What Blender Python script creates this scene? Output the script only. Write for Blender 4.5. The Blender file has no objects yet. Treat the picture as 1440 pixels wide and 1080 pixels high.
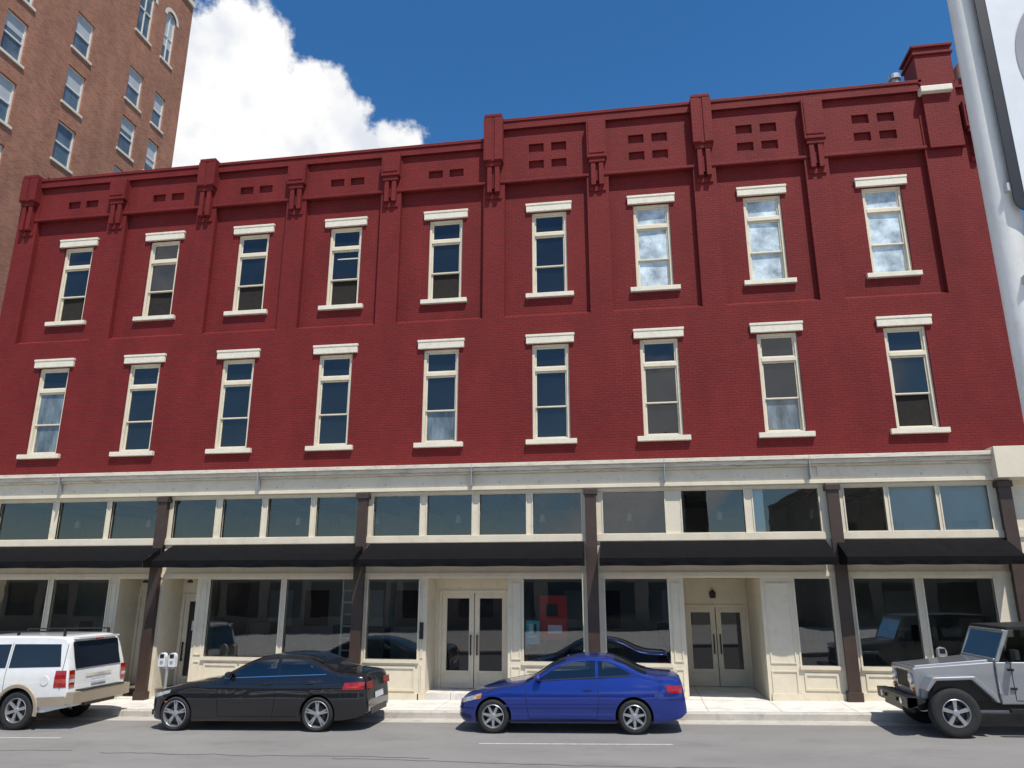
import bpy, bmesh, math, random
import numpy as np
from mathutils import Vector, Matrix
random.seed(4)
SC=bpy.context.scene
COL=SC.collection
rad=math.radians
try:
    SC.view_settings.view_transform='Standard'; SC.view_settings.look='None'; SC.view_settings.exposure=0
except Exception: pass

# ---------------------------------------------------------------- materials
def newmat(name):
    m=bpy.data.materials.new(name); m.use_nodes=True
    nt=m.node_tree; b=nt.nodes["Principled BSDF"]
    return m,nt,b
def N(nt,t,**k):
    n=nt.nodes.new(t)
    for a,v in k.items(): setattr(n,a,v)
    return n
def mat(name,col,rough=.6,metal=0,var=.15,scale=3.,bump=0,bscale=60,coat=0,spec=.5,dirt=None,dirtamt=.4,stretch=None):
    m,nt,b=newmat(name)
    b.inputs['Roughness'].default_value=rough
    b.inputs['Metallic'].default_value=metal
    b.inputs['Coat Weight'].default_value=coat
    b.inputs['Coat Roughness'].default_value=.04
    b.inputs['Specular IOR Level'].default_value=spec
    tc=N(nt,'ShaderNodeTexCoord'); vec=tc.outputs['Object']
    if stretch:
        mp=N(nt,'ShaderNodeMapping'); mp.inputs['Scale'].default_value=stretch
        nt.links.new(vec,mp.inputs[0]); vec=mp.outputs[0]
    no=N(nt,'ShaderNodeTexNoise'); no.inputs['Scale'].default_value=scale; no.inputs['Detail'].default_value=6; no.inputs['Roughness'].default_value=.65
    nt.links.new(vec,no.inputs['Vector'])
    rp=N(nt,'ShaderNodeValToRGB')
    rp.color_ramp.elements[0].position=.3; rp.color_ramp.elements[1].position=.7
    c=np.array(col[:3])
    lo=c*(1-var); hi=np.minimum(c*(1+var),.95)
    rp.color_ramp.elements[0].color=(*lo,1); rp.color_ramp.elements[1].color=(*hi,1)
    nt.links.new(no.outputs['Fac'],rp.inputs[0]); out=rp.outputs[0]
    if dirt:
        n2=N(nt,'ShaderNodeTexNoise'); n2.inputs['Scale'].default_value=scale*2.3; n2.inputs['Detail'].default_value=8; n2.inputs['Roughness'].default_value=.75
        nt.links.new(vec,n2.inputs['Vector'])
        r2=N(nt,'ShaderNodeValToRGB'); r2.color_ramp.elements[0].position=.52; r2.color_ramp.elements[1].position=.72
        r2.color_ramp.elements[1].color=(dirtamt,)*3+(1,)
        nt.links.new(n2.outputs['Fac'],r2.inputs[0])
        mx=N(nt,'ShaderNodeMixRGB'); mx.inputs[2].default_value=(*dirt,1)
        nt.links.new(r2.outputs[0],mx.inputs[0]); nt.links.new(out,mx.inputs[1]); out=mx.outputs[0]
    nt.links.new(out,b.inputs['Base Color'])
    if bump:
        n3=N(nt,'ShaderNodeTexNoise'); n3.inputs['Scale'].default_value=bscale; n3.inputs['Detail'].default_value=4
        nt.links.new(tc.outputs['Object'],n3.inputs['Vector'])
        bp=N(nt,'ShaderNodeBump'); bp.inputs['Strength'].default_value=bump; bp.inputs['Distance'].default_value=.01
        nt.links.new(n3.outputs['Fac'],bp.inputs['Height']); nt.links.new(bp.outputs[0],b.inputs['Normal'])
    return m
def brickmat(name,c1,c2,mortar,bump=.6,painted=True,bw=.21,rh=.072,ms=.007,lo=.74,hi=1.2):
    m,nt,b=newmat(name)
    b.inputs['Roughness'].default_value=.65 if painted else .9
    b.inputs['Specular IOR Level'].default_value=.16
    tc=N(nt,'ShaderNodeTexCoord'); sp=N(nt,'ShaderNodeSeparateXYZ'); nt.links.new(tc.outputs['Object'],sp.inputs[0])
    ad=N(nt,'ShaderNodeMath',operation='ADD'); nt.links.new(sp.outputs[0],ad.inputs[0]); nt.links.new(sp.outputs[1],ad.inputs[1])
    cb=N(nt,'ShaderNodeCombineXYZ'); nt.links.new(ad.outputs[0],cb.inputs[0]); nt.links.new(sp.outputs[2],cb.inputs[1])
    br=N(nt,'ShaderNodeTexBrick'); nt.links.new(cb.outputs[0],br.inputs['Vector'])
    br.inputs['Scale'].default_value=1; br.inputs['Brick Width'].default_value=bw; br.inputs['Row Height'].default_value=rh
    br.inputs['Mortar Size'].default_value=ms; br.inputs['Mortar Smooth'].default_value=.3; br.inputs['Bias'].default_value=-.1
    br.inputs['Color1'].default_value=(*c1,1); br.inputs['Color2'].default_value=(*c2,1); br.inputs['Mortar'].default_value=(*mortar,1)
    no=N(nt,'ShaderNodeTexNoise'); no.inputs['Scale'].default_value=.9; no.inputs['Detail'].default_value=9; no.inputs['Roughness'].default_value=.7
    mp=N(nt,'ShaderNodeMapping'); mp.inputs['Scale'].default_value=(1,1,.45); nt.links.new(tc.outputs['Object'],mp.inputs[0]); nt.links.new(mp.outputs[0],no.inputs['Vector'])
    rp=N(nt,'ShaderNodeValToRGB'); rp.color_ramp.elements[0].position=.3; rp.color_ramp.elements[0].color=(lo,lo,lo+.02,1)
    rp.color_ramp.elements[1].position=.72; rp.color_ramp.elements[1].color=(hi,hi,hi,1)
    nt.links.new(no.outputs['Fac'],rp.inputs[0])
    mx=N(nt,'ShaderNodeMixRGB',blend_type='MULTIPLY'); mx.inputs[0].default_value=1
    nt.links.new(br.outputs['Color'],mx.inputs[1]); nt.links.new(rp.outputs[0],mx.inputs[2]); 
    nt.links.new(mx.outputs[0],b.inputs['Base Color'])
    n4=N(nt,'ShaderNodeTexNoise'); n4.inputs['Scale'].default_value=14; n4.inputs['Detail'].default_value=5; nt.links.new(tc.outputs['Object'],n4.inputs['Vector'])
    m1=N(nt,'ShaderNodeMath',operation='MULTIPLY'); m1.inputs[1].default_value=-1.; nt.links.new(br.outputs['Fac'],m1.inputs[0])
    m2=N(nt,'ShaderNodeMath',operation='ADD'); nt.links.new(m1.outputs[0],m2.inputs[0]); nt.links.new(n4.outputs['Fac'],m2.inputs[1])
    bp=N(nt,'ShaderNodeBump'); bp.inputs['Strength'].default_value=bump; bp.inputs['Distance'].default_value=.012
    nt.links.new(m2.outputs[0],bp.inputs['Height']); nt.links.new(bp.outputs[0],b.inputs['Normal'])
    return m
def glassmat(name,tint=(.78,.81,.79),refl=1.2,add=.05,bump=.10):
    m=bpy.data.materials.new(name); m.use_nodes=True; nt=m.node_tree; nt.nodes.clear()
    o=N(nt,'ShaderNodeOutputMaterial'); t=N(nt,'ShaderNodeBsdfTransparent'); t.inputs[0].default_value=(*tint,1)
    g=N(nt,'ShaderNodeBsdfGlossy'); g.inputs['Roughness'].default_value=.0; g.inputs[0].default_value=(.95,.97,1,1)
    f=N(nt,'ShaderNodeFresnel'); f.inputs[0].default_value=1.5
    tc=N(nt,'ShaderNodeTexCoord'); no=N(nt,'ShaderNodeTexNoise'); no.inputs['Scale'].default_value=.8; nt.links.new(tc.outputs['Object'],no.inputs['Vector'])
    bp=N(nt,'ShaderNodeBump'); bp.inputs['Strength'].default_value=bump; bp.inputs['Distance'].default_value=.02; nt.links.new(no.outputs['Fac'],bp.inputs['Height']); nt.links.new(bp.outputs[0],g.inputs['Normal'])
    ma=N(nt,'ShaderNodeMath',operation='MULTIPLY_ADD'); ma.inputs[1].default_value=refl; ma.inputs[2].default_value=add
    mx=N(nt,'ShaderNodeMixShader'); nt.links.new(f.outputs[0],ma.inputs[0]); nt.links.new(ma.outputs[0],mx.inputs[0])
    nt.links.new(t.outputs[0],mx.inputs[1]); nt.links.new(g.outputs[0],mx.inputs[2]); nt.links.new(mx.outputs[0],o.inputs[0])
    return m

RED=brickmat('painted_red_brick',(.176,.0205,.0200),(.158,.0180,.0180),(.118,.0135,.0138),bump=.5,lo=.78,hi=1.14)
TAN=brickmat('tan_brick',(.40,.165,.098),(.27,.105,.064),(.33,.235,.175),bump=.4,painted=False,bw=.24,rh=.085,ms=.010)
CREAM=mat('cream_paint',(.68,.61,.47),.5,var=.07,scale=1.5,bump=.1,bscale=12,dirt=(.38,.32,.22),dirtamt=.35)
CREAMW=mat('weathered_cream',(.64,.58,.47),.6,var=.14,scale=2.5,bump=.4,bscale=9,dirt=(.20,.13,.09),dirtamt=.9,stretch=(.6,1,4))
STONE=mat('painted_stone_trim',(.70,.65,.53),.6,var=.08,scale=4,dirt=(.40,.36,.28),dirtamt=.5)
BROWN=mat('brown_column_paint',(.050,.030,.022),.5,var=.2)
AWN=mat('black_awning_fabric',(.006,.006,.007),.9,var=.25,scale=5,bump=.3,bscale=6,spec=.12)
DGLASS=mat('dark_window_glass',(.010,.012,.016),.02,var=.3,scale=.7,spec=.8)
OPENW=mat('open_window_dark',(.012,.009,.007),.9,var=.5,scale=6)
CLOUDW=mat('painted_cloud_reflection',(.48,.56,.63),.08,var=.6,scale=2.2,coat=.5)  # white cloud reflections painted into the pane colour as blotchy noise
CURT=mat('curtain_window',(.13,.16,.18),.08,var=.7,scale=1.4,coat=.6,stretch=(2.5,1,.8))
SGLASS=glassmat('storefront_glass')
BLIND=mat('pale_blind',(.62,.76,.82),.6,var=.05)
INTW=mat('interior_wall',(.40,.39,.35),.8,var=.1)
INTF=mat('interior_floor',(.16,.13,.10),.5,var=.2)
INTD=mat('interior_dark',(.05,.05,.05),.6)
CONC=mat('roof_tar',(.06,.06,.06),.9)
METAL=mat('galvanised_metal',(.45,.46,.47),.45,metal=.6,var=.1)
BLACKP=mat('black_plastic',(.012,.012,.013),.45,var=.2)
WHITEF=mat('white_window_frame',(.68,.68,.64),.5,var=.06)
GREYG=mat('grey_window_glass',(.10,.13,.15),.05,var=.5,scale=.9,spec=.8)

# ---------------------------------------------------------------- mesh builder
class MB:
    def __init__(s): s.v=[];s.f=[];s.m=[]
    def face(s,pts,mi=0):
        i=len(s.v); s.v+= [tuple(p) for p in pts]; s.f.append(tuple(range(i,i+len(pts)))); s.m.append(mi)
    def box(s,x0,x1,y0,y1,z0,z1,mi=0):
        i=len(s.v)
        s.v+=[(x0,y0,z0),(x1,y0,z0),(x1,y1,z0),(x0,y1,z0),(x0,y0,z1),(x1,y0,z1),(x1,y1,z1),(x0,y1,z1)]
        for q in ((0,3,2,1),(4,5,6,7),(0,1,5,4),(1,2,6,5),(2,3,7,6),(3,0,4,7)):
            s.f.append(tuple(i+k for k in q)); s.m.append(mi)
    def prism(s,poly,y0,y1,mi=0):
        n=len(poly); i=len(s.v)
        s.v+=[(p[0],y0,p[1]) for p in poly]+[(p[0],y1,p[1]) for p in poly]
        s.f.append(tuple(range(i,i+n))); s.f.append(tuple(range(i+2*n-1,i+n-1,-1))); s.m+=[mi,mi]
        for k in range(n):
            l=(k+1)%n; s.f.append((i+k,i+n+k,i+n+l,i+l)); s.m.append(mi)
    def lathe(s,prof,c,axis='y',seg=32,mi=0):
        i=len(s.v); n=len(prof)
        for k in range(seg):
            a=2*math.pi*k/seg
            for (h,r) in prof:
                if axis=='y': s.v.append((c[0]+r*math.cos(a),c[1]+h,c[2]+r*math.sin(a)))
                elif axis=='z': s.v.append((c[0]+r*math.cos(a),c[1]+r*math.sin(a),c[2]+h))
                else: s.v.append((c[0]+h,c[1]+r*math.cos(a),c[2]+r*math.sin(a)))
        for k in range(seg):
            l=(k+1)%seg
            for j in range(n-1):
                s.f.append((i+k*n+j,i+k*n+j+1,i+l*n+j+1,i+l*n+j)); s.m.append(mi)
    def grid(s,P,mi=0):
        i=len(s.v); a=len(P); b=len(P[0])
        for r in P: s.v+=[tuple(p) for p in r]
        for x in range(a-1):
            for y in range(b-1):
                s.f.append((i+x*b+y,i+(x+1)*b+y,i+(x+1)*b+y+1,i+x*b+y+1)); s.m.append(mi)
    def obj(s,name,mats,parent=None,bevel=0,smooth=None,recalc=True,seg=2):
        me=bpy.data.meshes.new(name); me.from_pydata(s.v,[],s.f)
        for m in mats: me.materials.append(m)
        me.polygons.foreach_set('material_index',s.m)
        bm=bmesh.new(); bm.from_mesh(me)
        if smooth is not None: bmesh.ops.remove_doubles(bm,verts=bm.verts,dist=1e-5)
        if recalc: bmesh.ops.recalc_face_normals(bm,faces=bm.faces)
        if smooth is not None:
            for f in bm.faces: f.smooth=True
            for e in bm.edges:
                if len(e.link_faces)==2 and e.calc_face_angle(0)>smooth: e.smooth=False
        bm.to_mesh(me); bm.free()
        o=bpy.data.objects.new(name,me); COL.objects.link(o)
        if parent: o.parent=parent
        if bevel:
            md=o.modifiers.new('b','BEVEL'); md.width=bevel; md.segments=seg; md.limit_method='ANGLE'; md.angle_limit=rad(40)
        return o
def empty(name,loc=(0,0,0),rot=(0,0,0)):
    e=bpy.data.objects.new(name,None); COL.objects.link(e); e.location=loc; e.rotation_euler=rot; e.empty_display_size=.3
    return e
def wall_holes(mb,x0,x1,z0,z1,y,holes,depth,mi=0,rmi=None,back=False,bmi=0):
    if rmi is None: rmi=mi
    xs=sorted({x0,x1,*[h[0] for h in holes],*[h[1] for h in holes]}); zs=sorted({z0,z1,*[h[2] for h in holes],*[h[3] for h in holes]})
    for a,b in zip(xs,xs[1:]):
        for c,d in zip(zs,zs[1:]):
            cx,cz=(a+b)/2,(c+d)/2
            if any(h[0]<cx<h[1] and h[2]<cz<h[3] for h in holes): continue
            mb.face([(a,y,c),(b,y,c),(b,y,d),(a,y,d)],mi)
    for h in holes:
        a,b,c,d=h[:4]; e=y+depth
        mb.face([(a,y,c),(a,y,d),(a,e,d),(a,e,c)],rmi); mb.face([(b,y,c),(b,e,c),(b,e,d),(b,y,d)],rmi)
        mb.face([(a,y,d),(b,y,d),(b,e,d),(a,e,d)],rmi); mb.face([(a,y,c),(a,e,c),(b,e,c),(b,y,c)],rmi)
        if back: mb.face([(a,e,c),(b,e,c),(b,e,d),(a,e,d)],bmi)

# ---------------------------------------------------------------- ground
SL=.019
def gz(x): return -.11+SL*x          # road
def sz(x): return .035+SL*x          # sidewalk
CURB=-1.75
ROADM=mat('asphalt',(.215,.208,.197),.9,var=.12,scale=.6,bump=.5,bscale=70,dirt=(.14,.135,.127),dirtamt=.6,stretch=(.5,1,1))
GUT=mat('gutter_concrete',(.46,.43,.38),.85,var=.12,scale=2,bump=.3,dirt=(.22,.20,.17),dirtamt=.7)
def concrete():
    m,nt,b=newmat('sidewalk_concrete'); b.inputs['Roughness'].default_value=.85
    tc=N(nt,'ShaderNodeTexCoord'); br=N(nt,'ShaderNodeTexBrick'); nt.links.new(tc.outputs['Object'],br.inputs['Vector'])
    br.offset=0; br.inputs['Scale'].default_value=1; br.inputs['Brick Width'].default_value=1.5; br.inputs['Row Height'].default_value=1.2
    br.inputs['Mortar Size'].default_value=.010; br.inputs['Color1'].default_value=(.72,.69,.63,1); br.inputs['Color2'].default_value=(.66,.63,.58,1); br.inputs['Mortar'].default_value=(.36,.34,.31,1)
    no=N(nt,'ShaderNodeTexNoise'); no.inputs['Scale'].default_value=2.5; no.inputs['Detail'].default_value=8; no.inputs['Roughness'].default_value=.7; nt.links.new(tc.outputs['Object'],no.inputs['Vector'])
    rp=N(nt,'ShaderNodeValToRGB'); rp.color_ramp.elements[0].position=.3; rp.color_ramp.elements[0].color=(.78,.77,.75,1); rp.color_ramp.elements[1].position=.6; rp.color_ramp.elements[1].color=(1.06,1.06,1.06,1)
    nt.links.new(no.outputs['Fac'],rp.inputs[0]); mx=N(nt,'ShaderNodeMixRGB',blend_type='MULTIPLY'); mx.inputs[0].default_value=1
    nt.links.new(br.outputs['Color'],mx.inputs[1]); nt.links.new(rp.outputs[0],mx.inputs[2]); nt.links.new(mx.outputs[0],b.inputs['Base Color'])
    return m
SIDE=concrete()
def sheet(name,x0,x1,y0,y1,fn,dz,m):
    mb=MB(); mb.face([(x0,y0,fn(x0)+dz),(x1,y0,fn(x1)+dz),(x1,y1,fn(x1)+dz),(x0,y1,fn(x0)+dz)])
    return mb.obj(name,[m],recalc=False)
GRD=mat('ground_surface',(.19,.18,.15),.95,var=.25,scale=.3)
sheet('ground',-900,900,-900,900,gz,-.012,GRD)
sheet('road',-300,300,-12.6,CURB-.5,gz,0,ROADM)
def slab(name,x0,x1,y0,y1,m,mc):
    mb=MB()
    a=[(x0,y0),(x1,y0),(x1,y1),(x0,y1)]
    mb.face([(x,y,sz(x)) for x,y in a],0)
    for i in range(4):
        p,q=a[i],a[(i+1)%4]
        mb.face([(p[0],p[1],sz(p[0])-.3),(q[0],q[1],sz(q[0])-.3),(q[0],q[1],sz(q[0])),(p[0],p[1],sz(p[0]))],1)
    return mb.obj(name,[m,mc],bevel=0)
slab('sidewalk',-120,120,CURB+.15,0.3,SIDE,GUT)
def kerb(name,y0,y1):
    mb=MB(); x0,x1=-120,120
    for i in range(40):
        a=x0+i*6+.006; b=x0+i*6+5.994
        z=lambda x:sz(x)+.004
        P=[(y0,-.3),(y0,-.03),(y0+.03 if y0<y1 else y0-.03,0),(y1,0),(y1,-.3)]
        mb.face([(a,y,z(a)+h) for y,h in P]); mb.face([(b,y,z(b)+h) for y,h in P][::-1])
        for p,q in zip(P,P[1:]):
            mb.face([(a,p[0],z(a)+p[1]),(b,p[0],z(b)+p[1]),(b,q[0],z(b)+q[1]),(a,q[0],z(a)+q[1])])
    mb.obj(name,[GUT])
kerb('curb',CURB,CURB+.15)
sheet('gutter',-120,120,CURB-.5,CURB,gz,.0,GUT)
slab('sidewalk',-120,120,-30,-12.75,SIDE,GUT)
kerb('curb',-12.6,-12.75)
LINE=mat('white_road_paint',(.50,.50,.48),.7,var=.25,scale=9,dirt=(.23,.225,.21),dirtamt=.9)
mb=MB()
for xx in (-27,-15,-2.9,9.5,21.5):
    z=lambda x:gz(x)+.004
    mb.face([(xx,-4.45,z(xx)),(xx+3.5,-4.35,z(xx+3.5)),(xx+3.5,-4.28,z(xx+3.5)),(xx,-4.38,z(xx))])
mb.obj('lane_marking',[LINE],recalc=False)
SEAL=mat('crack_sealant',(.10,.097,.09),.8,var=.3,scale=4)
mb=MB(); r=random.Random(3)
for k in range(6):
    x=-16+k*5+r.uniform(-2,2); y=-4.9-r.uniform(0,1.2); P=[]
    for i in range(30):
        P.append([(x,y-.012,gz(x)+.004),(x,y+.012,gz(x)+.004)]); x+=r.uniform(.12,.3); y+=r.uniform(-.05,.05)
    mb.grid(P)
mb.obj('road_cracks',[SEAL],recalc=False)

# ---------------------------------------------------------------- main building
B=empty('brick_building')
XL,XR=-19.15,9.95
WX=[-16.92,-13.94,-10.98,-8.03,-4.96,-1.93,.96,3.96,7.06]
HW=.50
UZ=(10.5,13.02); LZ=(6.33,8.97)
BAY=.17
BX=[-18.75,-15.6,-12.55,-9.6,-6.62,-3.5,-.5,2.47,5.45,8.55]
mb=MB()
wall_holes(mb,XL,XR,5.7,9.80,0,[(x-HW,x+HW,*LZ) for x in WX],.22)
wall_holes(mb,XL,XR,9.80,15.0,BAY,[(x-HW,x+HW,*UZ) for x in WX],.20)
for a,b in zip(BX,BX[1:]):
    mb.face([(a+.3,0,9.80),(b-.3,0,9.80),(b-.3,BAY,9.90),(a+.3,BAY,9.90)])
for i,x in enumerate(BX):
    w=.31
    x0=x-w; x1=x+w
    if i==0: x0=XL
    if i==9: x1=9.1
    mb.box(x0,x1,0,BAY+.05,9.80,15.05)
mb.box(9.1,XR,0.02,BAY+.05,9.80,15.9)
SX=-3.8
for i,(a,b) in enumerate(zip(BX,BX[1:])):
    c=WX[i]
    if i<5: hs=[(c-.53,c-.10,14.33,14.58),(c+.10,c+.53,14.33,14.58)]; zt=15.3
    else: hs=[(c+s*.33-.22,c+s*.33+.22,z-.14,z+.14) for s in (-1,1) for z in (14.50,15.05)]; zt=15.9
    wall_holes(mb,a,b,13.98,zt,.03,hs,.09,back=True)
    mb.face([(a,.03,13.98),(b,.03,13.98),(b,BAY,13.98),(a,BAY,13.98)])
mb.face([(XL,0,-1),(XL,22,-1),(XL,22,15.3),(XL,0,15.3)]); mb.face([(XR,0,-1),(XR,0,15.9),(XR,22,15.9),(XR,22,-1)])
mb.face([(XL,22,-1),(XR,22,-1),(XR,22,15.3),(XL,22,15.3)])
mb.obj('brick_walls',[RED],B,recalc=False)
mb=MB()
for i,(a,b) in enumerate(zip(BX,BX[1:])):
    mb.box(a,b,-.03,.06,13.95,14.04)
mb.box(XL-.05,SX,-.07,.30,15.12,15.34); mb.box(XL-.07,SX,-.10,.34,15.34,15.44)
mb.box(SX,XR,-.07,.30,15.70,15.94); mb.box(SX-.02,8.4,-.10,.34,15.94,16.04)
mb.box(SX,SX+.3,.05,20,15.3,16.0)
mb.box(XL,XL+.3,.05,21.9,15.3,15.42); mb.box(XR-.3,XR,.3,21.9,15.9,16.04)
def bracket(x,top,major):
    d=-.24 if major else -.20; w=.28
    zb=14.42 if not major else 14.58
    if top>15.6 and not major: zb=14.45
    mb.box(x-w,x+w,d,.06,zb,top)
    if major:
        mb.box(x-w+.02,x+w-.02,d-.02,.30,top-.02,top+.08)
        mb.box(x-w,x-.04,d-.03,d+.01,zb+.02,top-.04); mb.box(x+.04,x+w,d-.03,d+.01,zb+.02,top-.04)
    else:
        mb.box(x-w+.05,x+w-.05,d-.02,d+.01,zb+.12,top-.1)
    mb.box(x-w+.05,x+w-.05,d+.04,.06,zb-.14,zb)
    mb.box(x-w+.10,x-.045,d+.06,.06,13.60,zb-.14); mb.box(x+.045,x+w-.10,d+.06,.06,13.60,zb-.14)
    mb.box(x-.045,x+.045,d+.14,.06,13.75,zb-.14)
    mb.box(x-w+.05,x+w-.05,-.04,.05,13.45,13.60)
for i,x in enumerate(BX[:9]):
    left=i<5
    major=i in (0,2,5,7)
    bracket(x,(15.44 if left else 16.06) if major else (15.12 if left else 15.70),major)
bracket(9.55,15.2,False)
mb.box(8.30,9.25,-.10,.7,15.9,16.80); mb.box(8.25,9.30,-.15,.76,16.80,16.88); mb.box(8.30,9.25,-.10,.7,16.88,17.02); mb.box(8.24,9.31,-.16,.78,17.02,17.10)
mb.box(8.34,9.2,-.12,.1,13.9,15.9)
mb.obj('parapet_and_corbels',[RED],B,bevel=.012)
mb=MB(); mb.face([(XL,.2,15.0),(SX,.2,15.0),(SX,22,15.0),(XL,22,15.0)]); mb.face([(SX,.2,15.4),(XR,.2,15.4),(XR,22,15.4),(SX,22,15.4)])
mb.obj('roof',[CONC],B,recalc=False)
mb=MB(); mb.lathe([(0,.12),(1.0,.12),(1.0,.17),(1.15,.17),(1.2,.0)],(8.25,1.2,16.0),'z',16,0); mb.obj('roof_vent',[METAL],B)
mb=MB()
mb.box(8.28,9.08,-.26,.0,15.54,15.72); mb.box(9.40,9.99,-.2,.3,16.05,16.4); mb.box(9.40,10.05,-.26,.34,16.4,16.5)
mb.obj('stone_caps',[STONE],B,bevel=.02)
tr=MB(); gl=MB()
def window(c,z0,z1,y,mats3,row):
    tr.box(c-.65,c+.65,y-.07,y+.1,z1+.01,z1+.265,0)
    tr.box(c-.665,c+.665,y-.085,y+.1,z1+.20,z1+.268,0)
    tr.box(c-.67,c+.67,y-.11,y+.12,z0-.125,z0,0)
    a,b=c-HW,c+HW
    fw=.075
    ya,yb=y+.06,y+.20
    tr.box(a,a+fw,ya,yb,z0,z1,1); tr.box(b-fw,b,ya,yb,z0,z1,1)
    tr.box(a+fw,b-fw,ya,yb,z1-fw,z1,1); tr.box(a+fw,b-fw,ya,yb,z0,z0+.06,1)
    h=z1-z0
    zt=z0+h*.735; zm=z0+h*.345
    tr.box(a+fw,b-fw,ya-.01,yb,zt-.055,zt+.055,1)
    a2,b2=a+fw,b-fw
    def sash(p,q,yy,mi):
        t=.04
        tr.box(a2,a2+t,yy,yy+.04,p,q,1); tr.box(b2-t,b2,yy,yy+.04,p,q,1); tr.box(a2+t,b2-t,yy,yy+.04,q-t,q,1); tr.box(a2+t,b2-t,yy,yy+.04,p,p+t,1)
        j=random.uniform(-.008,.008); k=random.uniform(-.008,.008)
        gl.face([(a2+t,yy+.03-j,p+t),(b2-t,yy+.03+j,p+t),(b2-t,yy+.03+j+k,q-t),(a2+t,yy+.03-j+k,q-t)],mi)
    sash(zt+.055,z1-fw,ya+.04,mats3[0])
    sash(zm-.02,zt-.055,ya+.04,mats3[1])
    sash(z0+.06,zm+.02,ya+.085,mats3[2])
G_=dict(d=0,o=1,f=2,c=3)
for i,x in enumerate(WX):
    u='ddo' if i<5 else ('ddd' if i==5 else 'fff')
    l=['dcc','ddd','ddd','ddd','ddc','ddd','ddd','ddc','ddo'][i]
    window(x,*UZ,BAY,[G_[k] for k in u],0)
    window(x,*LZ,0,[G_[k] for k in l],1)
tr.box(WX[3]-.42,WX[3]+.42,BAY+.13,BAY+.17,12.02,12.06,1)
tr.obj('window_frames',[STONE,CREAM],B,bevel=.008)
gl.obj('window_glass',[DGLASS,OPENW,CLOUDW,CURT],B,recalc=False)
# storefront cornice
mb=MB()
CX0,CX1=XL-.05,9.25
mb.box(CX0,CX1,-.34,.02,5.60,5.70,1); mb.box(CX0,CX1,-.28,.02,5.50,5.60,1); mb.box(CX0,CX1,-.20,.02,5.44,5.50,1)
mb.box(CX0,CX1,-.12,.02,5.12,5.44,0); mb.box(CX0,CX1,-.16,.02,5.03,5.12,0)
for k in range(28):
    xx=CX0+.6+k*1.02
    mb.box(xx,xx+.035,-.135,-.12,5.2,5.24,2)
for xx in (-15.9,-9.9,-4.0,.9,4.35): mb.box(xx,xx+.02,-.345,-.1,5.13,5.70,2)
mb.box(8.45,9.35,-.42,.02,5.05,5.78,0); mb.box(9.35,9.95,-.18,.02,5.05,5.6,0)
mb.box(4.55,5.0,-.15,.02,5.2,5.62,0)
mb.obj('storefront_cornice',[CREAM,CREAMW,METAL],B,bevel=.012)
TR=[(-19.0,-18.1),(-17.9,-16.2),(-16.0,-14.5),(-14.35,-12.85),(-12.45,-11.2),(-11.0,-9.85),(-9.67,-8.45),(-8.28,-7.15),(-6.68,-5.42),(-5.22,-4.03),(-3.82,-2.61),(-2.43,-1.2),(-.65,.88),(1.30,2.80),(3.02,4.55),(5.15,6.05),(6.17,7.2),(7.31,8.35)]
GLW=[(-18.1,-15.98),(-15.80,-14.12),(-11.12,-9.12),(-8.96,-7.12),(-6.72,-5.38),(-2.68,-1.22),(-.66,.84),(3.80,4.60),(5.13,6.47),(6.66,8.15)]
ENT=[(-13.80,-12.88),(-12.48,-11.50),(-5.15,-3.08),(1.22,3.02)]
mb=MB()
holes=[(a,b,3.90,4.93) for a,b in TR]+[(a,b,.86,2.80) for a,b in GLW]+[(a,b,-.6,2.82) for a,b in ENT]
wall_holes(mb,XL,9.95,-.6,5.03,0,holes,.12)
mb.box(XL,9.2,-.05,.01,3.72,3.88); mb.box(XL,9.2,-.035,.01,4.95,5.03)
mb.box(XL,9.2,-.03,.01,2.86,2.96)
for a,b in TR:
    for p,q,r,s in ((a-.03,a,3.88,4.95),(b,b+.03,3.88,4.95)): mb.box(p,q,-.02,.05,r,s)
for a,b in GLW:
    mb.box(a-.05,b+.05,-.06,.05,.78,.86)
    for p,q in ((a-.04,a),(b,b+.04)): mb.box(p,q,-.02,.05,.86,2.84)
    z0=sz(a)+.22; z1=.70
    w=b-a; n=2 if w>1.5 else 1
    for k in range(n):
        p=a+.03+k*w/n; q=a+w*(k+1)/n-.03
        for bx in ((p,q,z1-.05,z1),(p,q,z0,z0+.05),(p,p+.05,z0+.05,z1-.05),(q-.05,q,z0+.05,z1-.05)): mb.box(bx[0],bx[1],-.025,.01,bx[2],bx[3])
    mb.box(a-.08,b+.08,-.05,.01,-.5,sz(a)+.17)
for a,b in [(-14.08,-13.84),(-11.44,-11.18),(-5.33,-5.20),(-3.03,-2.73),(.90,1.17),(3.08,3.72)]:
    p,q=a+.03,b-.03
    for z0,z1 in ((.1,.75),(.9,2.7)):
        for bx in ((p,q,z1-.03,z1),(p,q,z0,z0+.03),(p,p+.03,z0+.03,z1-.03),(q-.03,q,z0+.03,z1-.03)): mb.box(bx[0],bx[1],-.022,.01,bx[2],bx[3])
    mb.box(a,b,-.05,.01,-.5,sz(a)+.16)
mb.obj('storefront_frame',[CREAM],B,recalc=False)
mb=MB(); dg=MB()
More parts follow.
